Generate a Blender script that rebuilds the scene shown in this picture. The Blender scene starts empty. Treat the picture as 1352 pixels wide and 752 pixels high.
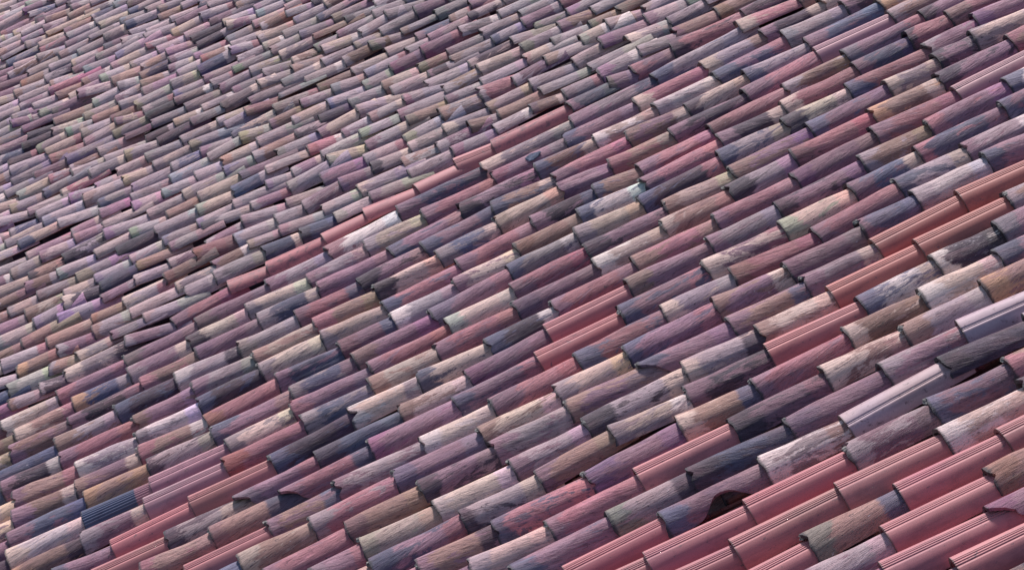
import bpy, bmesh, math, random
import numpy as np
from mathutils import Matrix, Vector

random.seed(11)
rng = np.random.default_rng(5)
C = bpy.context.scene.collection
SC = bpy.context.scene

# ------------------------------------------------------------------ roof frame
# x runs up the slope along a column of tiles, y runs away along the eave, z is the roof normal.
PITCH = 0.21            # spacing of the columns
Y0 = 13.5785            # y of column 0 (column numbers grow towards the viewer)
CREST = 0.095           # height of a tile's crest at its lower end
H = 4.4972 + CREST      # camera height over the roof surface
BETA = math.radians(21.0654)
PHI = math.radians(1.8728)
PSI = math.radians(27.6)
def cf(x, y, z): return Vector((x*math.cos(PHI)+y*math.sin(PHI), -x*math.sin(PHI)+y*math.cos(PHI), z))
e1 = cf(1, 0, 0)
fwd = cf(0, math.cos(BETA), -math.sin(BETA))
up0 = cf(0, math.sin(BETA), math.cos(BETA))
right = math.cos(PSI)*e1 - math.sin(PSI)*up0
up = math.sin(PSI)*e1 + math.cos(PSI)*up0
# vertical of the world: in the plane of (up, fwd), with the eave (y) level
g = math.atan2(up.y, fwd.y)
zw = (math.cos(g)*up - math.sin(g)*fwd).normalized()
yw = Vector((0, 1, 0))
xw = yw.cross(zw).normalized()
R3 = Matrix((xw, yw, zw))           # rows: roof frame -> world
MR = Matrix.Translation((0, 0, 9.0)) @ R3.to_4x4()

TABLE = """
-2: -2.033 -0.20 N/O
-1: -1.843 -0.20 N/G; -1.700 +0.22 G/T
0: -2.098 -0.12 G/N; -1.921 -0.20 D/G; -1.781 -0.20 G/T/D; -1.418 -0.07 M/G; -1.173 +0.29 R/M; -0.836 -0.15 K/D; -0.619 -0.11 K/D; -0.300 +0.16 K; -0.054 +0.01 K; 0.234 +0.05 K; 0.475 -0.19 P; 0.686 -0.20 K/D; 1.115 +0.12 B/M; 1.364 -0.20 M; 1.496 -0.09 M/R; 1.728 -0.15 R/D
1: -2.149 +0.08 T/W; -1.833 +0.06 M/R; -1.458 +0.12 M; -1.055 +0.08 M; -0.653 +0.16 G/M; -0.313 +0.12 W/L; 0.099 -0.20 B/M; 0.575 -0.06 G/T; 1.079 -0.02 G/M/B; 1.543 +0.15 G/B; 2.049 -0.04 R/T/R slab
2: -2.084 +0.11 N/T; -1.759 +0.03 B/O/G; -1.448 +0.11 M/G/T; -1.119 +0.09 T/D; -0.788 -0.08 T/G; -0.455 +0.16 G/M; -0.128 +0.00 T/G; 0.198 +0.06 R/M; 0.591 +0.03 M//G bluehole; 0.990 +0.05 M/B; 1.386 +0.17 R/T; 1.764 +0.13 G/T/N; 2.108 -0.02 D/M/T
3: -2.122 -0.14 N/M; -1.795 -0.03 D/M/R; -1.400 +0.01 N/R; -1.093 +0.05 M; -0.753 +0.02 B/G/T; -0.422 -0.01 M; -0.033 +0.30 M/B; 0.363 -0.11 M/D; 0.790 -0.15 N/B/T; 1.108 -0.04 T/W; 1.442 +0.12 W/G; 1.773 +0.14 M/B/R; 2.168 -0.08 G; 2.495 +0.04 D/M
4: -1.879 -0.13 G/N; -1.550 -0.14 D/B; -1.225 -0.16 G/W/D; -0.890 +0.03 G; -0.574 +0.03 R/M/B; -0.233 +0.06 M/D; 0.118 -0.02 M/B/B; 0.504 -0.20 N/B/T; 0.828 +0.03 R/M; 1.241 -0.07 M/N/T; 1.553 +0.15 T/D; 1.880 +0.02 G/B; 2.216 +0.12 B/M; 2.613 +0.22 T/O
5: -2.172 -0.11 D/M/W; -1.865 -0.09 R/M; -1.473 +0.16 M/N; -1.153 -0.06 G/M; -0.832 +0.12 T/N; -0.511 +0.09 N/R; -0.182 +0.06 T/D; 0.158 -0.06 B/G/T; 0.479 -0.12 T; 0.819 -0.14 M; 1.086 -0.01 N/R; 1.407 +0.20 D/M; 1.804 +0.20 R/M; 2.207 -0.04 L; 2.596 +0.10 N/G
6: -2.117 -0.20 N/M/R; -1.789 +0.01 G/W; -1.476 +0.10 W/G; -1.150 +0.11 D/B; -0.824 +0.05 T/G; -0.494 -0.04 T/G; -0.176 +0.26 R/B; 0.219 +0.10 R/M; 0.620 -0.05 D/M/B; 0.950 +0.02 N/B; 1.175 +0.21 R/M; 1.560 +0.16 R; 1.960 +0.03 N/G; 2.287 +0.06 M//R; 2.690 +0.09 M/D
7: -2.131 -0.20 N/M/T; -1.808 -0.06 M/N/T; -1.476 +0.05 N/R/W; -1.140 +0.30 R; -0.762 -0.02 B/M/B; -0.440 +0.24 M//B; -0.167 +0.19 G/W; 0.158 +0.09 T/M; 0.487 +0.08 N; 0.818 -0.06 W/B; 1.143 +0.19 R/M; 1.553 -0.03 D/M/T; 1.883 -0.01 R/T; 2.263 -0.00 B/M; 2.550 -0.10 R/D; 2.764 -0.13 R
8: -2.162 -0.15 B/M; -1.769 -0.11 N/O; -1.445 -0.02 G/D; -1.123 +0.14 M/B; -0.722 +0.18 B/G/M; -0.404 +0.29 M; -0.001 +0.12 M; 0.403 -0.05 G/B/W; 0.753 -0.10 T/G; 1.076 +0.03 D/B/R; 1.493 -0.07 G/B; 1.822 +0.06 T/D; 2.156 -0.04 R/B; 2.558 +0.10 M/G; 2.820 -0.07 M
9: -2.169 -0.15 W/T; -1.789 -0.08 X; -1.453 +0.04 L; -1.072 +0.24 T/G; -0.744 +0.08 M/R; -0.353 +0.13 R/M; 0.040 -0.01 T; 0.371 -0.10 R/M; 0.747 -0.01 M/D; 1.149 -0.08 T/N; 1.485 +0.04 M/N; 1.887 -0.09 M/B; 2.285 -0.16 G/T; 2.540 -0.14 M/D; 2.737 -0.20 T/G
10: -2.164 -0.11 N/O/D; -1.816 -0.11 M/G/T; -1.495 -0.06 L/G; -1.110 +0.07 R; -0.717 -0.05 B/G; -0.380 +0.00 T/N; -0.055 +0.02 R/M; 0.338 +0.01 M; 0.736 -0.01 T/W; 1.082 -0.07 N/T; 1.408 +0.00 G/D; 1.737 -0.08 R; 2.127 -0.03 N/O/T; 2.465 -0.06 M/D; 2.828 -0.05 N/R
11: -1.959 +0.05 M/B; -1.677 +0.14 P; -1.294 +0.11 P; -0.907 +0.13 D/B; -0.514 -0.13 T/W/G chip; -0.179 -0.01 T/B/T; 0.148 +0.27 D/B/W; 0.479 +0.04 R/M; 0.879 -0.02 R/N; 1.277 -0.01 R/M; 1.664 +0.09 M; 2.064 +0.00 R/M; 2.461 +0.11 L
12: -1.782 +0.10 P; -1.432 +0.15 G/D; -1.107 +0.24 M//R broken; -0.715 +0.23 B/D; -0.314 +0.18 T/N; 0.008 +0.16 M; 0.399 -0.00 P; 0.795 -0.05 M; 1.186 -0.02 G/M; 1.517 -0.01 M/D; 1.930 -0.05 N/G; 2.251 +0.00 M/R; 2.634 -0.03 W/B
13: -1.564 -0.08 N; -1.241 +0.07 N//B; -0.908 +0.04 R/M/B broken; -0.485 -0.10 M; -0.087 +0.05 M/B/R; 0.304 +0.04 P; 0.701 +0.00 M/B/R; 1.102 +0.05 M/T/R crack; 1.466 +0.05 T; 1.797 +0.06 B/M/T; 2.123 -0.08 B/R/M; 2.525 -0.01 M/B
14: -1.379 +0.17 P; -1.001 +0.10 N/M/B; -0.683 +0.02 G/M/G chip; -0.287 +0.03 T/W; 0.042 +0.09 R/M; 0.439 +0.07 R/B; 0.848 -0.12 G/T; 1.170 +0.07 R; 1.546 +0.23 R/M; 1.949 -0.05 G/B/T; 2.265 -0.02 G/M/W
15: -1.152 -0.05 N/T; -0.826 -0.09 R/G; -0.445 -0.16 M; -0.054 -0.01 T/N; 0.295 -0.10 T/G; 0.621 -0.12 M/B/R; 1.031 -0.12 M/N/T; 1.354 +0.02 M; 1.704 -0.10 B/M; 1.958 -0.16 W/G; 2.287 -0.14 M/B
16: -1.065 +0.10 R/M/R; -0.699 -0.11 N; -0.365 -0.20 M/D; -0.038 -0.13 G/M; 0.304 -0.20 M/N; 0.632 -0.07 M/B broken; 1.028 +0.02 N/M/B; 1.367 -0.01 G/M/T; 1.687 +0.05 Q; 2.083 -0.07 Q
17: -0.883 +0.14 M//R; -0.665 -0.02 T; -0.342 +0.06 T; -0.004 -0.00 G/M; 0.324 -0.06 G/D/T; 0.772 -0.20 G/T/D; 1.094 -0.01 T/N; 1.418 -0.03 Q; 1.809 -0.01 Q; 2.206 -0.01 N/G
18: -0.659 +0.04 M/B/R; -0.266 -0.05 G/D/T; 0.063 -0.05 N/M; 0.392 -0.14 T/G/W lift; 0.720 -0.17 D/M; 1.074 -0.05 P; 1.472 +0.06 W/B/T; 1.805 -0.07 D/W lichen; 2.082 -0.04 M
19: -0.491 +0.00 N/M/D; -0.172 +0.02 R/B; 0.223 +0.13 M; 0.627 -0.17 N/T/B; 0.946 -0.01 R/M; 1.347 -0.09 N/T; 1.667 -0.04 T/W; 1.989 +0.02 M/B
20: -0.312 -0.07 T/G; 0.008 +0.15 R/M; 0.389 -0.06 P; 0.786 -0.09 M/D; 1.177 -0.07 N/T; 1.509 -0.06 G/N; 1.860 -0.15 N/O/O
21: -0.181 +0.01 M/B/M; 0.219 -0.07 G//D; 0.551 -0.16 B/D; 0.947 +0.02 M; 1.350 -0.07 M/G/R; 1.678 -0.19 F
22: -0.014 -0.04 P; 0.379 -0.09 M/B hole; 0.785 -0.14 G/W/N; 1.114 -0.04 F; 1.527 -0.20 D lift; 1.871 -0.20 F
23: -0.142 -0.20 P; 0.258 -0.05 P; 0.653 +0.02 P; 1.051 +0.04 M/G; 1.386 +0.00 M/B; 1.696 -0.01 N/R
24: 0.134 -0.08 P; 0.534 +0.04 P; 0.944 +0.02 P; 1.339 +0.10 T/W; 1.668 +0.00 G/D
25: 0.348 +0.30 P; 0.748 +0.07 N//B; 1.100 +0.01 P; 1.494 +0.06 P
26: 0.652 +0.13 G/M; 0.972 +0.05 P; 1.367 +0.01 N//D
27: 0.892 -0.01 P; 1.277 +0.07 M//R broken
28: 1.080 -0.05 P
"""
# ------------------------------------------------------------------ colours (base colours, linear, with the purple cast of the light mixed in)
PAL = {
 'P': (.425, .148, .155), 'Q': (.42, .130, .110), 'L': (.38, .180, .215), 'K': (.47, .155, .165), 'F': (.37, .262, .305),
 'X': (.095, .110, .19),
 'R': (.330, .110, .135), 'M': (.220, .112, .155), 'D': (.055, .038, .060), 'B': (.085, .092, .155),
 'G': (.280, .225, .238), 'N': (.255, .145, .115), 'T': (.50, .362, .285), 'W': (.58, .495, .455), 'O': (.43, .225, .110),
 'U': (.33, .25, .268), 'V': (.37, .25, .245),
}
DESAT = {'R': .20, 'M': .16, 'T': .20, 'U': .25, 'V': .25, 'O': .2, 'B': .08, 'W': .15, 'N': .15}
PAL = {k: tuple(c*(1-DESAT.get(k, 0))+DESAT.get(k, 0)*(v[0]*.37+v[1]*.30+v[2]*.38) for c in v) for k, v in PAL.items()}
PAL = {k: tuple(c*(1.0 if k in 'DB' else 1.06 if k in 'PQLKFX' else 1.14) for c in v) for k, v in PAL.items()}
WORD = {'P': 'new pink', 'Q': 'new orange-pink', 'L': 'lilac-pink', 'K': 'old salmon pink', 'F': 'smooth lilac', 'X': 'ribbed blue',
 'R': 'rose red', 'M': 'mauve', 'D': 'dark plum', 'B': 'slate blue', 'G': 'grey', 'N': 'brown', 'T': 'tan', 'W': 'pale cream', 'O': 'ochre',
 'U': 'lilac grey', 'V': 'dusty pink'}

# ------------------------------------------------------------------ materials
def node(nt, typ, **kw):
    n = nt.nodes.new(typ)
    for k, v in kw.items():
        if k in ('op',): n.operation = v
        elif hasattr(n, k) and not isinstance(k, int): setattr(n, k, v)
    return n
class NB:
    def __init__(s, name):
        s.m = bpy.data.materials.new(name); s.m.use_nodes = True
        s.nt = s.m.node_tree; s.nt.nodes.clear()
        s.out = s.nt.nodes.new('ShaderNodeOutputMaterial'); s.bs = s.nt.nodes.new('ShaderNodeBsdfPrincipled')
        s.nt.links.new(s.bs.outputs[0], s.out.inputs[0])
    def L(s, a, b): s.nt.links.new(a, b)
    def put(s, sock, v):
        if hasattr(v, 'is_linked') or isinstance(v, bpy.types.NodeSocket): s.L(v, sock)
        else: sock.default_value = v
    def attr(s, name):
        n = s.nt.nodes.new('ShaderNodeAttribute'); n.attribute_name = name; return n
    def math(s, op, a, b=None, clamp=False):
        n = s.nt.nodes.new('ShaderNodeMath'); n.operation = op; n.use_clamp = clamp
        s.put(n.inputs[0], a)
        if b is not None: s.put(n.inputs[1], b)
        return n.outputs[0]
    def vmul(s, a, v):
        n = s.nt.nodes.new('ShaderNodeVectorMath'); n.operation = 'MULTIPLY'; s.put(n.inputs[0], a); n.inputs[1].default_value = v; return n.outputs[0]
    def noise(s, vec, scale=1, detail=3, rough=.55, dist=0):
        n = s.nt.nodes.new('ShaderNodeTexNoise'); s.L(vec, n.inputs['Vector'])
        n.inputs['Scale'].default_value = scale; n.inputs['Detail'].default_value = detail
        n.inputs['Roughness'].default_value = rough; n.inputs['Distortion'].default_value = dist
        return n.outputs['Fac']
    def ramp(s, v, a, b, lo=0., hi=1.):
        n = s.nt.nodes.new('ShaderNodeMapRange'); n.interpolation_type = 'SMOOTHSTEP'
        s.put(n.inputs[0], v); s.put(n.inputs[1], a); s.put(n.inputs[2], b); n.inputs[3].default_value = lo; n.inputs[4].default_value = hi
        return n.outputs[0]
    def mix(s, f, a, b, mode='MIX'):
        n = s.nt.nodes.new('ShaderNodeMix'); n.data_type = 'RGBA'; n.blend_type = mode
        s.put(n.inputs[0], f); s.put(n.inputs[6], a); s.put(n.inputs[7], b); return n.outputs[2]
    def bump(s, h, strength, dist, prev=None):
        n = s.nt.nodes.new('ShaderNodeBump'); n.inputs['Strength'].default_value = strength; n.inputs['Distance'].default_value = dist
        s.L(h, n.inputs['Height'])
        if prev is not None: s.L(prev, n.inputs['Normal'])
        return n.outputs[0]
    def sep(s, v):
        n = s.nt.nodes.new('ShaderNodeSeparateXYZ'); s.L(v, n.inputs[0]); return n.outputs

def old_tile_material(name, grime=1.0):
    b = NB(name)
    a0, a1, a2, tv = b.attr('c0'), b.attr('c1'), b.attr('c2'), b.attr('tuv')
    T = tv.outputs['Vector']; x, y, z = b.sep(T)
    # the drag marks of the mould run a little askew, each tile its own way
    kk = b.math('MULTIPLY', b.math('SINE', b.math('MULTIPLY', z, 7.3)), .22)
    cx = b.nt.nodes.new('ShaderNodeCombineXYZ'); b.L(x, cx.inputs[0]); b.L(b.math('ADD', y, b.math('MULTIPLY', x, kk)), cx.inputs[1]); b.L(z, cx.inputs[2])
    T = cx.outputs[0]
    frac = a0.outputs['Alpha']; lich = a1.outputs['Alpha']; patch = a2.outputs['Alpha']
    streak = b.noise(b.vmul(T, (8, 56, 1)), 1, 5, .66, .5)
    fine = b.noise(b.vmul(T, (22, 150, 1)), 1, 4, .68, .5)
    med = b.noise(b.vmul(T, (12, 24, 1)), 1, 7, .72, .3)
    big = b.noise(b.vmul(T, (4.2, 11, 1)), 1, 3, .55, .4)
    big2 = b.noise(b.vmul(T, (7, 18, 2.3)), 1, 7, .72, .5)
    grain = b.noise(b.vmul(T, (260, 260, 1)), 1, 3, .7)
    # zone of the lower end and of the upper end (once covered by the tile above)
    lowz = b.math('ADD', frac, b.math('MULTIPLY', b.math('SUBTRACT', med, .5), .42))
    lowz = b.math('ADD', lowz, b.math('MULTIPLY', b.math('SUBTRACT', big, .5), .7))
    lowm = b.ramp(lowz, .19, .27, 1, 0)
    upz = b.math('ADD', frac, b.math('MULTIPLY', b.math('SUBTRACT', streak, .5), .16))
    upz = b.math('ADD', upz, b.math('MULTIPLY', b.math('SUBTRACT', med, .5), .10))
    upm = b.ramp(upz, .76, .82)
    col = b.mix(b.math('MULTIPLY', lowm, .92), a0.outputs['Color'], a1.outputs['Color'])
    col = b.mix(b.math('MULTIPLY', upm, .9), col, a2.outputs['Color'])
    # patches of the second colour in the middle
    col = b.mix(b.math('MULTIPLY', b.ramp(big2, b.math('SUBTRACT', .70, b.math('MULTIPLY', patch, .20)), b.math('SUBTRACT', .74, b.math('MULTIPLY', patch, .20))), .85), col, a1.outputs['Color'])
    # hue drift
    col = b.mix(b.ramp(big, .42, .66, 0, .20), col, (.24, .10, .11, 1))
    col = b.mix(b.ramp(big2, .30, .48, .24, 0), col, (.105, .095, .165, 1))
    # longitudinal streaks, light and dark
    lite = b.mix(.07, b.mix(1, col, (1.8, 1.72, 1.72, 1), 'MULTIPLY'), (.60, .50, .50, 1))
    col = b.mix(b.ramp(streak, .50, .74, 0, .60), col, lite)
    dark = b.mix(1, col, (.40, .36, .42, 1), 'MULTIPLY')
    col = b.mix(b.ramp(streak, .31, .45, .70, 0), col, dark)
    col = b.mix(b.ramp(fine, .35, .44, .85, 0), col, dark)
    col = b.mix(b.ramp(fine, .54, .72, 0, .40), col, lite)
    col = b.mix(b.ramp(med, .56, .68, 0, .50), col, dark)
    # soot and lichen spots
    so = b.noise(b.vmul(T, (13, 30, 4.1)), 1, 8, .74, .6)
    st_ = b.math('SUBTRACT', .68, b.math('MULTIPLY', patch, .09))
    col = b.mix(b.ramp(so, st_, b.math('ADD', st_, .06), 0, .62), col, (.062, .052, .075, 1))
    pl = b.noise(b.vmul(T, (10, 26, 6.7)), 1, 8, .76, .4)
    pt = b.math('SUBTRACT', .70, b.math('MULTIPLY', lich, .10))
    col = b.mix(b.ramp(pl, pt, b.math('ADD', pt, .05), 0, .45), col, b.mix(.45, lite, (.62, .56, .55, 1)))
    sp = b.noise(b.vmul(T, (55, 75, 3)), 1, 5, .68, .5)
    col = b.mix(b.ramp(sp, .63, .67, 0, .80), col, (.05, .042, .055, 1))
    ls = b.noise(b.vmul(T, (34, 48, 5)), 1, 5, .68, .3)
    col = b.mix(b.math('MULTIPLY', b.ramp(ls, b.math('SUBTRACT', .72, b.math('MULTIPLY', lich, .20)), .76), .7), col, (.52, .50, .53, 1))
    col = b.mix(1, col, (1.03, .965, .98, 1), 'MULTIPLY')  # pinkish cast over the whole tile, offsets the blue of the sky light
    # black crust on the lower rim
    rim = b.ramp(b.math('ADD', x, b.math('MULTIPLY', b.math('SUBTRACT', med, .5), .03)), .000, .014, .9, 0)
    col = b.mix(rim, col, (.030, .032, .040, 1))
    col = b.mix(b.ramp(grain, .35, .65, 0, .40), col, b.mix(1, col, (1.5, 1.45, 1.45, 1), 'MULTIPLY'))
    b.L(col, b.bs.inputs['Base Color'])
    b.L(b.ramp(med, .3, .7, .64, .82), b.bs.inputs['Roughness'])
    b.bs.inputs['Specular IOR Level'].default_value = .33
    n1 = b.bump(streak, .8, .006)
    n2 = b.bump(fine, .9, .004, n1)
    n3 = b.bump(med, .8, .007, n2)
    n4 = b.bump(grain, .6, .0014, n3)
    b.L(n4, b.bs.inputs['Normal'])
    return b.m

def new_tile_material(name):
    b = NB(name)
    a0, a1, a2, tv = b.attr('c0'), b.attr('c1'), b.attr('c2'), b.attr('tuv')
    T = tv.outputs['Vector']; x, y, z = b.sep(T)
    lich = a1.outputs['Alpha']
    st = b.noise(b.vmul(T, (3, 40, 1)), 1, 3, .5)
    med = b.noise(b.vmul(T, (9, 14, 1)), 1, 7, .7, .3)
    big = b.noise(b.vmul(T, (2.5, 6, 1)), 1, 2, .5)
    grain = b.noise(b.vmul(T, (300, 300, 1)), 1, 3, .7)
    col = b.mix(b.ramp(big, .35, .7, 0, .55), a0.outputs['Color'], a1.outputs['Color'])
    col = b.mix(b.math('MULTIPLY', b.ramp(b.math('ADD', a0.outputs['Alpha'], b.math('MULTIPLY', med, .04)), .77, .80), a2.outputs['Alpha']), col, a2.outputs['Color'])
    dk = b.mix(1, col, (.66, .62, .68, 1), 'MULTIPLY')
    col = b.mix(b.ramp(med, .48, .70, 0, .75), col, dk)
    col = b.mix(b.ramp(st, .36, .52, .5, 0), col, dk)
    col = b.mix(b.ramp(grain, .35, .65, 0, .35), col, b.mix(1, col, (1.45, 1.45, 1.45, 1), 'MULTIPLY'))
    # soot on the old salmon tiles (strength in c1 alpha)
    ls = b.noise(b.vmul(T, (24, 34, 5)), 1, 5, .7, .3)
    col = b.mix(b.math('MULTIPLY', b.ramp(ls, b.math('SUBTRACT', .66, b.math('MULTIPLY', lich, .22)), .68), .85), col, (.13, .075, .09, 1))
    rim = b.ramp(b.math('ADD', x, b.math('MULTIPLY', b.math('SUBTRACT', med, .5), .012)), .000, .007, .75, 0)
    col = b.mix(rim, col, (.06, .05, .05, 1))
    b.L(col, b.bs.inputs['Base Color'])
    b.bs.inputs['Roughness'].default_value = .62
    b.bs.inputs['Specular IOR Level'].default_value = .5
    n1 = b.bump(st, .25, .002); n2 = b.bump(grain, .3, .0006, n1)
    b.L(n2, b.bs.inputs['Normal'])
    return b.m

OLD = old_tile_material('weathered_clay')
NEW = new_tile_material('new_clay')

def plain_material(name, c, c2, scale):
    b = NB(name)
    tc = b.nt.nodes.new('ShaderNodeTexCoord')
    n = b.noise(tc.outputs['Object'], scale, 5, .6)
    b.L(b.mix(b.ramp(n, .3, .7), c, c2), b.bs.inputs['Base Color']); b.bs.inputs['Roughness'].default_value = .95
    b.L(b.bump(n, .6, .006), b.bs.inputs['Normal'])
    return b.m
DECK = plain_material('roof_boards', (.02, .016, .015, 1), (.01, .009, .009, 1), 9)  # near-black: the shade inside the gaps is put into this colour
MORTAR = plain_material('old_mortar', (.30, .29, .27, 1), (.05, .05, .055, 1), 60)
SHARD = plain_material('blue_shard', (.16, .19, .27, 1), (.07, .08, .12, 1), 40)

# ------------------------------------------------------------------ tile mesh
def smooth_noise(n, k, amp):
    """n samples of smooth random numbers with k control points"""
    c = rng.normal(0, amp, k+1)
    return np.interp(np.linspace(0, k, n), np.arange(k+1), c)

def tile_arrays(t, nu, na):
    """grid of one cover tile in its own frame: x along the tile from the lower end, y across, z up from the roof surface"""
    L, Ra, Rb, A, th = t['L'], t['Ra'], t['Rb'], t['A'], t['th']
    flags = t['flags']
    new = t['new']
    if new:                                                # ribs along the crest: angular positions with a groove between ribs
        base = np.linspace(-A, A, na)
        if t['ribs']:
            cs, hw = t['ribs']
            keep = [a for a in base if all(abs(a-c) > hw*1.8 for c in cs)]
            ang = sorted(keep + [c+d*hw for c in cs for d in (-1.25, -.75, .75, 1.25)])
            ang = np.array(ang)
            dep = np.array([t['dep'] if any(abs(a-c) < hw*.9 for c in cs) else 0. for a in ang])
        else:
            ang = base; dep = np.zeros(len(base))
    else:
        ang = np.linspace(-A, A, na); dep = np.zeros(na)
    na = len(ang)
    ir = .1 if new else 1.
    # lower rim, a ragged line for the old tiles
    u0 = smooth_noise(na, 7, .0035*ir) + smooth_noise(na, na//2, .0012*ir)
    if 'broken' in flags:
        w = np.clip((-.05-ang)/(A*.8), 0, 1); u0 = u0 + .10*w**.7 + .007*np.sin(ang*9)*w + smooth_noise(na, na//3, .0035)*w
    if 'chip' in flags:
        w = np.exp(-((ang+.5)/.22)**2); u0 = u0 + .035*w
    if t.get('nick'):
        w = np.exp(-((ang-t['nick'])/.16)**2); u0 = u0 + .018*w
    s = np.linspace(0, 1, nu); s = s + .0*s
    U = u0[None, :] + (L-u0[None, :])*s[:, None]
    f = U/L
    ANG = np.repeat(ang[None, :], nu, 0).copy()
    if 'hole' in flags:
        bump = np.exp(-(np.abs(s-.48)/.15)**2.6)
        lim = -A + bump*(A-.42) + smooth_noise(nu, nu//3, .035)*bump
        ANG = lim[:, None] + (ang[None, :]+A)/(2*A)*(A-lim[:, None])
    R = Ra+(Rb-Ra)*f
    # hand-made irregularity
    wob = (smooth_noise(nu, 4, .0014*ir)[:, None] + smooth_noise(na, 5, .0016*ir)[None, :])*t['wob']
    wob = wob + .0012*ir*t['wob']*np.sin(ANG*3+t['seed'])*np.sin(f*5+t['seed']*2)
    fl = t['flat']                                           # flattened crest
    RR = R - dep[None, :] + wob
    Yo = RR*np.sin(ANG); Zo = RR*np.cos(ANG)*fl
    bend = .0022*ir*np.sin(f*math.pi)*math.sin(t['seed']*7) 
    sag = .0022*ir*np.sin(f*math.pi)*math.cos(t['seed']*5)
    crest = Ra*fl
    Yo = Yo+bend; Zo = Zo - crest + sag
    Ri = RR-th
    Yi = (R-th+wob)*np.sin(ANG)+bend; Zi = (R-th+wob)*np.cos(ANG)*fl - crest + sag
    arc = ANG*Ra
    return U, Yo, Zo, Yi, Zi, arc, f

def tile_mesh_data(t, nu, na):
    U, Yo, Zo, Yi, Zi, arc, f = tile_arrays(t, nu, na)
    nu, na = U.shape
    out = np.stack([U, Yo, Zo], -1).reshape(-1, 3); inn = np.stack([U, Yi, Zi], -1).reshape(-1, 3)
    tuv_o = np.stack([U, arc, np.full_like(U, t['seed']*3.1)], -1).reshape(-1, 3)
    idx = np.arange(nu*na).reshape(nu, na)
    q = lambda a, b, c, d: np.stack([a, b, c, d], -1).reshape(-1, 4)
    fo = q(idx[:-1, :-1], idx[1:, :-1], idx[1:, 1:], idx[:-1, 1:])[:, ::-1]
    fi = q(idx[:-1, :-1], idx[1:, :-1], idx[1:, 1:], idx[:-1, 1:]) + nu*na
    V = [out, inn]; UV = [tuv_o, tuv_o]; F = [fo, fi]; SM = [np.ones(len(fo)), np.ones(len(fi))]
    n0 = 2*nu*na
    # rims with vertices of their own, so that the edge stays crisp
    for line, flip in ((idx[0, :], 0), (idx[-1, :], 1), (idx[:, 0], 1), (idx[:, -1], 0)):
        k = len(line)
        V += [out[line], inn[line]]; UV += [tuv_o[line], tuv_o[line]]
        a = n0+np.arange(k); b = a+k
        r = q(a[:-1], a[1:], b[1:], b[:-1])
        F.append(r[:, ::-1] if flip else r); SM.append(np.zeros(len(r))); n0 += 2*k
    V = np.concatenate(V); UV = np.concatenate(UV); F = np.concatenate(F); SM = np.concatenate(SM).astype(bool)
    n = len(V)
    fr = np.clip(UV[:, 0]/t['E'], 0, 1.2)
    c0 = np.column_stack([np.tile(t['c0'], (n, 1)), fr]); c1 = np.tile(tuple(t['c1'])+(t['lich'],), (n, 1)); c2 = np.tile(tuple(t['c2'])+(t['patch'],), (n, 1))
    return V, F, SM, UV, c0, c1, c2

def make_mesh(name, parts, mats, matidx=None):
    V = np.concatenate([p[0] for p in parts]); off = np.cumsum([0]+[len(p[0]) for p in parts])
    F = np.concatenate([p[1]+o for p, o in zip(parts, off)])
    SM = np.concatenate([p[2] for p in parts])
    me = bpy.data.meshes.new(name)
    me.vertices.add(len(V)); me.vertices.foreach_set('co', V.astype(np.float32).ravel())
    me.loops.add(len(F)*4); me.loops.foreach_set('vertex_index', F.astype(np.int32).ravel())
    me.polygons.add(len(F)); me.polygons.foreach_set('loop_start', np.arange(0, len(F)*4, 4, dtype=np.int32))
    me.polygons.foreach_set('use_smooth', SM)
    if matidx is not None:
        me.polygons.foreach_set('material_index', np.concatenate([np.full(len(p[1]), m) for p, m in zip(parts, matidx)]).astype(np.int32))
    a = me.attributes.new('tuv', 'FLOAT_VECTOR', 'POINT'); a.data.foreach_set('vector', np.concatenate([p[3] for p in parts]).astype(np.float32).ravel())
    for k, nm in ((4, 'c0'), (5, 'c1'), (6, 'c2')):
        a = me.attributes.new(nm, 'FLOAT_COLOR', 'POINT'); a.data.foreach_set('color', np.concatenate([p[k] for p in parts]).astype(np.float32).ravel())
    for m in mats: me.materials.append(m)
    me.update(calc_edges=True); me.validate()
    return me

# ------------------------------------------------------------------ laying out the columns
def jit(c, amt=.16):
    k = min(1.17, max(.74, math.exp(random.gauss(0, amt)))); d = [math.exp(random.gauss(0, amt*.11)) for _ in range(3)]
    return tuple(min(.75, v*k*e) for v, e in zip(c, d))

UPMIX = 'U'*32+'V'*16+'T'*10+'G'*14+'M'*11+'B'*2+'D'*5+'N'*9+'R'*2+'W'*1
LOWMIX = 'M'*24+'R'*12+'N'*12+'G'*12+'T'*10+'B'*10+'D'*8+'W'*4+'U'*4

from mathutils import noise as mnoise
def stain(s, col):
    v = Vector((s*.55, col*PITCH*.55, 3.7))
    return 1 + .55*mnoise.noise(v) + .30*mnoise.noise(v*2.7)

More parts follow.
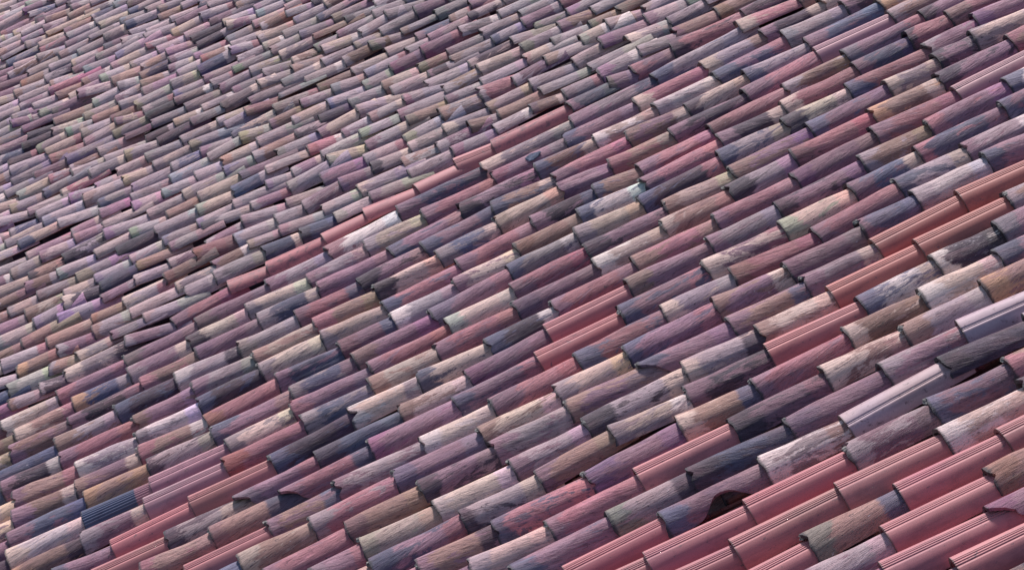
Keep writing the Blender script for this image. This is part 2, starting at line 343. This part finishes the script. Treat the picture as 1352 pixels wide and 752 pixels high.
def style(code, flags, E, s, col, upper):
    pr = code.split('/'); m = pr[0]
    lo = pr[1] if len(pr) > 1 and pr[1] else None
    hi = pr[2] if len(pr) > 2 and pr[2] else None
    t = dict(code=m, lo=lo, hi=hi, flags=flags, E=E, s=s, col=col, seed=random.uniform(0, 40))
    t['new'] = m in 'PQLKFX'
    t['c0'] = jit(PAL[m], .06 if t['new'] else .20)
    if upper:
        k = stain(s, col); t['c0'] = tuple(v*min(k, .46/t['c0'][0]) for v in t['c0'])
    if m == 'K': t['c1'] = tuple(v*.85 for v in t['c0'])
    else: t['c1'] = jit(PAL[lo], .12) if lo else tuple(v*random.uniform(.55, 1.0) for v in t['c0'])
    t['c2'] = jit(PAL[hi], .12) if hi else tuple(v*random.uniform(.9, 1.35) for v in t['c0'])
    t['lich'] = .85 if 'lichen' in flags else (random.uniform(.05, .45) if not t['new'] else 0)
    t['patch'] = random.uniform(.5, 1) if lo else random.uniform(0, .8)
    if t['new']: t['patch'] = 0
    if m == 'X': t['patch'] = 1; t['c2'] = PAL['L']
    if m == 'K': t['lich'] = .95 if lo else .3
    if m == 'F': t['lich'] = .45; t['L'] = E+.035
    if m in 'PQL': t['lich'] = random.uniform(0, .35)
    t['ribs'] = None; t['dep'] = .0024; t['wob'] = 1.3 if not upper else .6
    t['th'] = .0145
    t['flat'] = 1.
    t['A'] = math.radians(76); t['Ra'] = .0960; t['Rb'] = .0800
    t['L'] = max(E+.085, .30)
    if m in 'PQL': t['ribs'] = ([math.radians(a) for a in (-19, -12, -5, 2)], math.radians(1.1)); t['Ra'] = .098; t['dep'] = .0028
    if m == 'F': t['ribs'] = ([math.radians(a) for a in (9, -31, -34.5)], math.radians(.6)); t['dep'] = .0016
    if m == 'K': t['ribs'] = ([math.radians(a) for a in (5, -4)], math.radians(.8)); t['dep'] = .0012
    if m == 'X': t['ribs'] = ([math.radians(a) for a in range(-62, 22, 9)], math.radians(2.4)); t['dep'] = .0042
    if not t['new']:
        t['flat'] = random.uniform(.90, 1.04)
        t['Ra'] *= random.uniform(.955, 1.03); t['Rb'] *= random.uniform(.93, 1.04)
        if random.random() < .25: t['nick'] = random.uniform(-.9, .3)
    if upper:
        t['A'] = math.radians(random.uniform(60, 72)); t['flat'] = random.uniform(.68, .95)
        t['Ra'] = random.uniform(.088, .100); t['Rb'] = t['Ra']*random.uniform(.80, .93)
        t['L'] = max(E+.12, .31)
    if 'slab' in flags: t['flat'] = .72; t['A'] = math.radians(64); t['Ra'] = .106
    # pose
    t['dy'] = 0; t['dz'] = 0; t['roll'] = 0; t['yaw'] = random.gauss(0, .010 if not upper else .022)
    if t['new']: t['yaw'] *= .5
    t['dz'] = abs(random.gauss(0, .003 if not upper else .012)); t['roll'] = random.gauss(0, .03 if not upper else .12)
    if 'lift' in flags: t['dz'] += .012; t['roll'] -= .20
    if 'slab' in flags: t['dz'] += .02; t['roll'] -= .08
    return t

GAPS = [(.22, .47, -13), (-.01, .18, -13), (.36, .55, -5), (-2.05, -1.84, -15), (-1.79, -1.65, -12), (-1.97, -1.78, -20), (-1.32, -1.23, -15),
        (-1.57, -1.45, -12), (-1.74, -1.51, -39), (-1.31, -1.03, -23), (.57, .70, -13), (-.37, -.24, -13), (.81, .98, -13), (-1.56, -1.46, -8)]
for k in range(24):                                     # thin short gaps scattered over the old part
    gc = -random.randint(5, 44); yy = Y0-gc*PITCH; x0 = random.uniform(-.1*yy, .13*yy)
    GAPS.append((x0, x0+random.uniform(.02, .12), gc))
rows = {}
for ln in TABLE.strip().split('\n'):
    c, rest = ln.split(':', 1); c = int(c); rows[c] = []
    for it in rest.split(';'):
        p = it.split()
        rows[c].append((float(p[0]), float(p[1]), p[2], p[3:]))

def yrange(col): return Y0 - col*PITCH
tiles = []
COLMIN, COLMAX = -62, 38
for col in range(COLMIN, COLMAX+1):
    y = yrange(col)
    upper_col = col < 0
    fixed = rows.get(col, [])
    def seen(x): return True
    # extent along the slope: what the photo shows plus a margin on both sides
    half = .20*y
    xmin = -.175*y+.2 - 1.1; xmax = .285*y - .35 + 1.3
    seq = [(s, r, c, fl, True) for s, r, c, fl in fixed]
    def exposure(c, x):
        if c <= -1: return max(.15, random.gauss(.222, .034))
        return random.choice((.33, .33, .40))
    def rcode(c, x):
        mix = UPMIX if c <= -1 else LOWMIX
        m = random.choice(mix)
        lo = random.choice(mix+('DBG' if c > -1 else 'DGM')*4) if random.random() < .45 else ''
        hi = random.choice('TGWUR') if random.random() < .25 else ''
        return m+'/'+lo+'/'+hi
    if not seq:
        x = xmin + random.uniform(0, .25)
        while x < xmax:
            seq.append((x, random.gauss(0, .05), rcode(col, x), [], False)); x += exposure(col, x)
    else:
        x = seq[0][0]
        while x > xmin:
            x -= exposure(col if col > -3 else -5, x); seq.insert(0, (x, random.gauss(0, .05), rcode(col, x), [], False))
        x = seq[-1][0]
        while x < xmax:
            x += exposure(col, x); seq.append((x, random.gauss(0, .05), rcode(col, x), [], False))
    wander = [random.gauss(0, 1) for _ in range(40)]
    for i, (s, r, code, fl, fx) in enumerate(seq):
        E = seq[i+1][0]-s if i+1 < len(seq) else .35
        up_ = col < 0 or (col == 0 and E < .30)
        t = style(code, fl, E, s, col, up_)
        t['fixed'] = fx
        t['dy'] = -r*PITCH*.75 if fx else random.gauss(0, .006 if not up_ else .012)
        for (g0, g1, gc) in GAPS:
            if not fx and gc-1 <= col <= gc+1:
                mid = s+E*.5
                if g0-.03 < mid < g1+.03:
                    if col == gc-1 or col == gc: pass
                    if col == gc: t['dz'] += .018; t['roll'] = -random.uniform(.05, .11); t['dy'] += .010; t['flat'] = min(t['flat'], .86)
                    if col == gc+1: t['dz'] = -.004; t['dy'] -= .012; t['roll'] = .03
        t['i'] = i; t['n'] = len(seq)
        if i+1 < len(seq) and 'broken' in seq[i+1][3]: t['L'] += .10
        tiles.append(t)

# a tile points towards the middle of the next one up its column
for k, t in enumerate(tiles):
    if t['fixed'] and k+1 < len(tiles) and tiles[k+1]['col'] == t['col']:
        t['yaw'] = t['yaw']*.4 + (tiles[k+1]['dy']-t['dy'])/t['E']*.8
# tilt: each tile's upper end must pass under the next one
for k, t in enumerate(tiles):
    nx = tiles[k+1] if k+1 < len(tiles) and tiles[k+1]['col'] == t['col'] else None
    ddz = t['dz']-nx['dz'] if nx else 0
    side = abs(t['dy']+t['yaw']*t['E']-nx['dy']) if nx else 0
    E = max(.16, t['E'])
    drop = (max(t['th'], nx['th'] if nx else 0)+(.008 if t['col'] >= 0 else .005)+ddz+side*side/.14)/E
    taper = (t['Ra']-t['Rb'])*t['flat']/t['L']
    t['tilt'] = max(-.02, drop-taper)

def pose(t):
    """matrix in the roof frame; the mesh has its crest at the lower end at z = 0"""
    y = yrange(t['col'])+t['dy']
    return (Matrix.Translation((t['s'], y, CREST+t['dz'])) @ Matrix.Rotation(t['yaw'], 4, 'Z') @ Matrix.Rotation(t['tilt'], 4, 'Y')
            @ Matrix.Rotation(t['roll'], 4, 'X'))

# ------------------------------------------------------------------ camera
cam = bpy.data.cameras.new('camera'); co = bpy.data.objects.new('camera', cam); C.objects.link(co)
cam.sensor_width = 36; cam.lens = 98.607; cam.clip_end = 500; cam.clip_start = .1
Rc = Matrix((right, up, -fwd)).transposed()
co.matrix_world = MR @ (Matrix.Translation((0, 0, H)) @ Rc.to_4x4())
SC.camera = co
F_PX = 3703.26
def project(p):
    d = Vector(p)-Vector((0, 0, H)); zf = d.dot(fwd)
    return 676+F_PX*d.dot(right)/zf, 376-F_PX*d.dot(up)/zf

# ------------------------------------------------------------------ which tiles are individuals: the 300 that show largest
for t in tiles:
    y = yrange(t['col']); pts = [project((t['s']+k*t['E'], y, CREST)) for k in (0, .25, .5, .75, 1)]
    pts = [(px+6, py+14) for px, py in pts]
    ins = sum(1 for px, py in pts if -2 < px < 1354 and -2 < py < 754)/5
    d = math.hypot(pts[4][0]-pts[0][0], pts[4][1]-pts[0][1])
    t['area'] = ins*d*(Y0*0+1)/max(1, y)*1.0
    t['px'], t['py'] = pts[2]
    t['vis'] = ins
vis = sorted([t for t in tiles if t['vis'] > 0], key=lambda t: -t['area'])
cand = [t for t in vis if t['fixed']]
for t in vis:
    if len(cand) >= 300: break
    if not t['fixed']: cand.append(t)
single = set(id(t) for t in cand[:300])
# ------------------------------------------------------------------ labels: each one singles out its tile
bycol = {}
for t in tiles: bycol.setdefault(t['col'], []).append(t)
def nb(t, k):
    j = t['i']+k; L = bycol[t['col']]
    return L[j] if 0 <= j < len(L) else None
def word(t): return WORD[t['code']]
def nearer(t, dc):
    L = bycol.get(t['col']+dc, []); mid = t['s']+t['E']*.5
    for q in L:
        if q['s'] <= mid < q['s']+q['E']: return q
    return None
def region(t):
    h = 'left' if t['px'] < 451 else ('right' if t['px'] > 901 else 'centre')
    v = 'top' if t['py'] < 251 else ('bottom' if t['py'] > 501 else 'middle')
    return v+' '+h if not (v == 'middle' and h == 'centre') else 'picture centre'
def phrase(t):
    f = t['flags']; w = word(t)
    if t['code'] in 'PQL': base = w+' ribbed tile'
    elif t['code'] == 'X': base = 'blue many-ribbed tile with pink upper end'
    elif 'hole' in f: base = w+' tile with big bite out of its side'
    elif 'broken' in f: base = w+' tile broken at its lower corner'
    elif 'lichen' in f: base = w+' tile crusted with white lichen'
    elif 'slab' in f: base = w+' flat slab-like tile'
    elif t['lo'] and t['lo'] != t['code'] and t['code'] != 'K': base = w+' tile with '+WORD[t['lo']]+' lower end'
    elif t['hi'] and t['hi'] != t['code'] and t['code'] != 'K': base = w+' tile with '+WORD[t['hi']]+' upper end'
    else: base = w+(' weathered tile' if t['code'] not in 'FK' else ' tile')
    return base
used = set()
def cap(s): return ' '.join(s.split())
def label(t):
    b = phrase(t); reg = region(t)
    d, u = nb(t, -1), nb(t, 1); n, f = nearer(t, 1), nearer(t, -1)
    W = lambda q: word(q) if q and q['vis'] > .5 else 'OFF'
    A = lambda q: ('an ' if W(q)[0] in 'aeiou' else 'a ')+W(q)+' one'
    rows_ = [b+', '+reg,
             b+' uphill of '+A(d)+', '+reg,
             b+' downhill of '+A(u)+', '+reg,
             b+' between '+W(d)+' and '+W(u)+', '+reg,
             b+' behind '+A(n)+', '+reg,
             b+' uphill of '+W(d)+', behind '+W(n)+', '+reg,
             b+' downhill of '+W(u)+', behind '+W(n)+', '+reg,
             b+' in front of '+A(f)+', '+reg,
             b+' in front of '+W(f)+', uphill of '+W(d)+', '+reg,
             b+' between '+W(d)+' and '+W(u)+', behind '+W(n)+', '+reg,
             b+' between '+W(d)+' and '+W(u)+', before '+W(f)+', '+reg,
             b+' amid '+W(d)+', '+W(u)+', '+W(n)+' and '+W(f)+' tiles',
             b+' amid '+W(d)+', '+W(u)+', '+W(n)+' and '+W(f)+', '+reg]
    return [q for q in rows_ if 'OFF' not in q]
singles = [t for t in tiles if id(t) in single]
allc = {}
opts = {id(t): label(t) for t in singles}
for t in singles:
    for o in set(opts[id(t)]): allc[o] = allc.get(o, 0)+1
labels = {}
for t in singles:
    ok = [o for o in opts[id(t)] if allc[o] == 1 and 4 <= len(o.split()) <= 16]
    labels[id(t)] = ok[0] if ok else None
for t in singles:
    if labels[id(t)] is None:
        ranks = sorted([q for q in singles if phrase(q) == phrase(t) and region(q) == region(t)], key=lambda q: q['px'])
        k = [id(q) for q in ranks].index(id(t))
        o = ['first', 'second', 'third', 'fourth', 'fifth', 'sixth', 'seventh', 'eighth', 'ninth', 'tenth', 'eleventh', 'twelfth', 'thirteenth', 'fourteenth', 'fifteenth', 'sixteenth'][min(k, 15)]+' '+phrase(t)+' from the left, '+region(t)
        labels[id(t)] = ' '.join(o.split()[:16])

# crumbs of old mortar and crust hanging on a tile's lower rim
def lump_mesh(t):
    bm = bmesh.new()
    a0_ = random.uniform(-.25, .5)
    for k in range(random.randint(2, 4)):
        a = a0_+random.uniform(-.06, .06); R = t['Ra']-t['th']*.6
        p = Vector((random.uniform(-.003, .010), R*math.sin(a), R*math.cos(a)*t['flat']-t['Ra']*t['flat']))
        rr = random.uniform(.005, .0105)
        res = bmesh.ops.create_icosphere(bm, subdivisions=2, radius=rr)
        ph = random.uniform(0, 9)
        for v in res['verts']:
            c = v.co*(1+.35*math.sin(v.co.x*700+ph)*math.sin(v.co.y*800+ph*2)+.25*math.sin(v.co.z*900+ph))
            v.co = Vector((c.x, c.y*1.5, c.z*.8))+p
    me = bpy.data.meshes.new('mortar'); bm.to_mesh(me); bm.free(); me.materials.append(MORTAR)
    return me
# ------------------------------------------------------------------ build the tiles
stuff_parts, stuff_mat = [], []
lumps = 0
for t in tiles:
    P4 = pose(t)
    if id(t) in single:
        data = tile_mesh_data(t, (44 if t['flags'] else 18) if not t['new'] else 10, 41 if t['flags'] else 31)
        kind = 'ribbed_tile' if t['code'] in 'PQLX' else ('smooth_tile' if t['code'] in 'FK' else 'barrel_tile')
        me = make_mesh(kind, [data], [NEW if t['new'] else OLD])
        o = bpy.data.objects.new(kind, me); C.objects.link(o)
        o.matrix_world = MR @ P4
        o['label'] = labels[id(t)]; o['category'] = 'roof tile'
        if not t['new'] and t['py'] > 120 and random.random() < .5:
            mo = lump_mesh(t); q = bpy.data.objects.new('mortar', mo); C.objects.link(q); q.parent = o
        o['group'] = {'ribbed_tile': 'newer ribbed tiles laid among the old ones', 'smooth_tile': 'smooth pink and lilac tiles', 'barrel_tile': 'old clay barrel tiles on the roof slope'}[kind]
    else:
        hi = t['vis'] > 0
        V, Fc, SM, UV, a, b_, c_ = tile_mesh_data(t, 9 if hi else 4, 17 if hi else 9)
        M = np.array(P4); V = V @ M[:3, :3].T + M[:3, 3]
        stuff_parts.append((V, Fc, SM, UV, a, b_, c_)); stuff_mat.append(1 if t['new'] else 0)
me = make_mesh('weathered_roof_tiles', stuff_parts, [OLD, NEW], stuff_mat)
o = bpy.data.objects.new('weathered_roof_tiles', me); C.objects.link(o); o.matrix_world = MR
o['label'] = 'mass of small weathered lilac-grey and tan clay tiles covering the upper left'; o['category'] = 'roof tiles'; o['kind'] = 'stuff'

# a loose blue-grey shard lying on the plum tile in the middle of the boundary column
host = min((q for q in tiles if 'bluehole' in q['flags']), key=lambda q: q['s'])
bm = bmesh.new(); ring = []
for k in range(14):
    a = k/14*2*math.pi; rr = 1+.12*math.sin(3*a+1)+.07*math.sin(5*a)
    ring.append((.042*rr*math.cos(a), .026*rr*math.sin(a)))
top = [bm.verts.new((x*.86, y*.86, .0035)) for x, y in ring]; mid = [bm.verts.new((x, y, .001)) for x, y in ring]; bot = [bm.verts.new((x*.8, y*.8, -.006)) for x, y in ring]
ct = bm.verts.new((0, 0, .0042))
for k in range(14):
    k2 = (k+1) % 14
    bm.faces.new((ct, top[k], top[k2])); bm.faces.new((top[k], mid[k], mid[k2], top[k2])); bm.faces.new((mid[k], bot[k], bot[k2], mid[k2]))
bm.faces.new(bot[::-1])
bmesh.ops.recalc_face_normals(bm, faces=bm.faces)
sm = bpy.data.meshes.new('tile_shard'); bm.to_mesh(sm); bm.free(); sm.materials.append(SHARD)
so_ = bpy.data.objects.new('tile_shard', sm); C.objects.link(so_)
so_.matrix_world = MR @ pose(host) @ Matrix.Translation((.225, -.032, -.0085)) @ Matrix.Rotation(.36, 4, 'X')
so_['label'] = 'small round blue-grey shard lying on a mauve tile'; so_['category'] = 'tile shard'

# channel tiles under the covers, seen only through gaps
parts = []
for col in range(COLMIN, COLMAX+1):
    y = yrange(col)-PITCH*.5
    xmin = -.175*y-1.0; xmax = .285*y+1.0
    x = xmin + random.uniform(0, .3)
    while x < xmax:
        t = dict(L=.46, Ra=.085, Rb=.094, A=math.radians(66), th=.013, flags=[], new=False, seed=random.uniform(0, 40), flat=1., E=.38, wob=1.,
                 c0=jit(PAL[random.choice('NRRD' if col >= 0 else 'D')], .15), c1=jit(PAL['N' if col >= 0 else 'D']), c2=jit(PAL['N' if col >= 0 else 'D']), lich=.0, patch=.2)  # columns beyond the first coloured dark, standing in for shade in their gaps
        V, Fc, SM, UV, a, b_, c_ = tile_mesh_data(t, 4, 9)
        V = V*np.array([1, 1, -1.]); Fc = Fc[:, ::-1]
        M = np.array(Matrix.Translation((x, y+random.gauss(0, .004), -.048)) @ Matrix.Rotation(.045, 4, 'Y'))
        V = V @ M[:3, :3].T + M[:3, 3]
        parts.append((V, Fc, SM, UV, a, b_, c_)); x += .38
me = make_mesh('channel_tiles', parts, [OLD])
o = bpy.data.objects.new('channel_tiles', me); C.objects.link(o); o.matrix_world = MR
o['label'] = 'dark channel tiles lying in the gaps beneath the cover tiles'; o['category'] = 'channel tiles'; o['kind'] = 'stuff'

# the boarded roof slope below
me = bpy.data.meshes.new('roof_slope')
ya, yb = yrange(COLMAX)-.3, yrange(COLMIN)+.3
v = []
for yy in (ya, yb):
    for xx in (-.175*yy-1.2, .285*yy+1.3):
        for zz in (-.12, -.09): v.append((xx, yy, zz))
me.from_pydata(v, [], [(1, 3, 7, 5), (0, 4, 6, 2), (0, 1, 5, 4), (2, 6, 7, 3), (0, 2, 3, 1), (4, 5, 7, 6)])
me.materials.append(DECK)
o = bpy.data.objects.new('roof_slope', me); C.objects.link(o); o.matrix_world = MR; o['kind'] = 'structure'
o['label'] = 'dark boarded roof slope under the tiles'

# ------------------------------------------------------------------ light
SUN_DIR = Vector((.33, .70, .64)).normalized()          # roof frame: from beyond and from up the slope
sw = (R3 @ SUN_DIR).normalized()
elev = math.asin(sw.z); az = math.atan2(sw.x, sw.y)
sun = bpy.data.lights.new('sun', 'SUN'); sun.energy = 5.0; sun.angle = math.radians(6); sun.color = (1, .90, .88)
so = bpy.data.objects.new('sun', sun); C.objects.link(so)
so.rotation_euler = sw.to_track_quat('Z', 'Y').to_euler(); so.location = (0, 0, 30)
w = bpy.data.worlds.new('World'); SC.world = w; w.use_nodes = True
nt = w.node_tree; bg = nt.nodes['Background']
sky = nt.nodes.new('ShaderNodeTexSky'); sky.sky_type = 'NISHITA'; sky.sun_disc = False
sky.sun_elevation = elev; sky.sun_rotation = az
nt.links.new(sky.outputs[0], bg.inputs[0]); bg.inputs[1].default_value = .125
SC.view_settings.view_transform = 'Standard'; SC.view_settings.look = 'None'; SC.view_settings.exposure = 0
SC.render.engine = 'CYCLES'
print('tiles', len(tiles), 'single', len(single), 'visible', len(vis), 'fixed', sum(t['fixed'] for t in tiles), 'elev', math.degrees(elev), 'az', math.degrees(az))
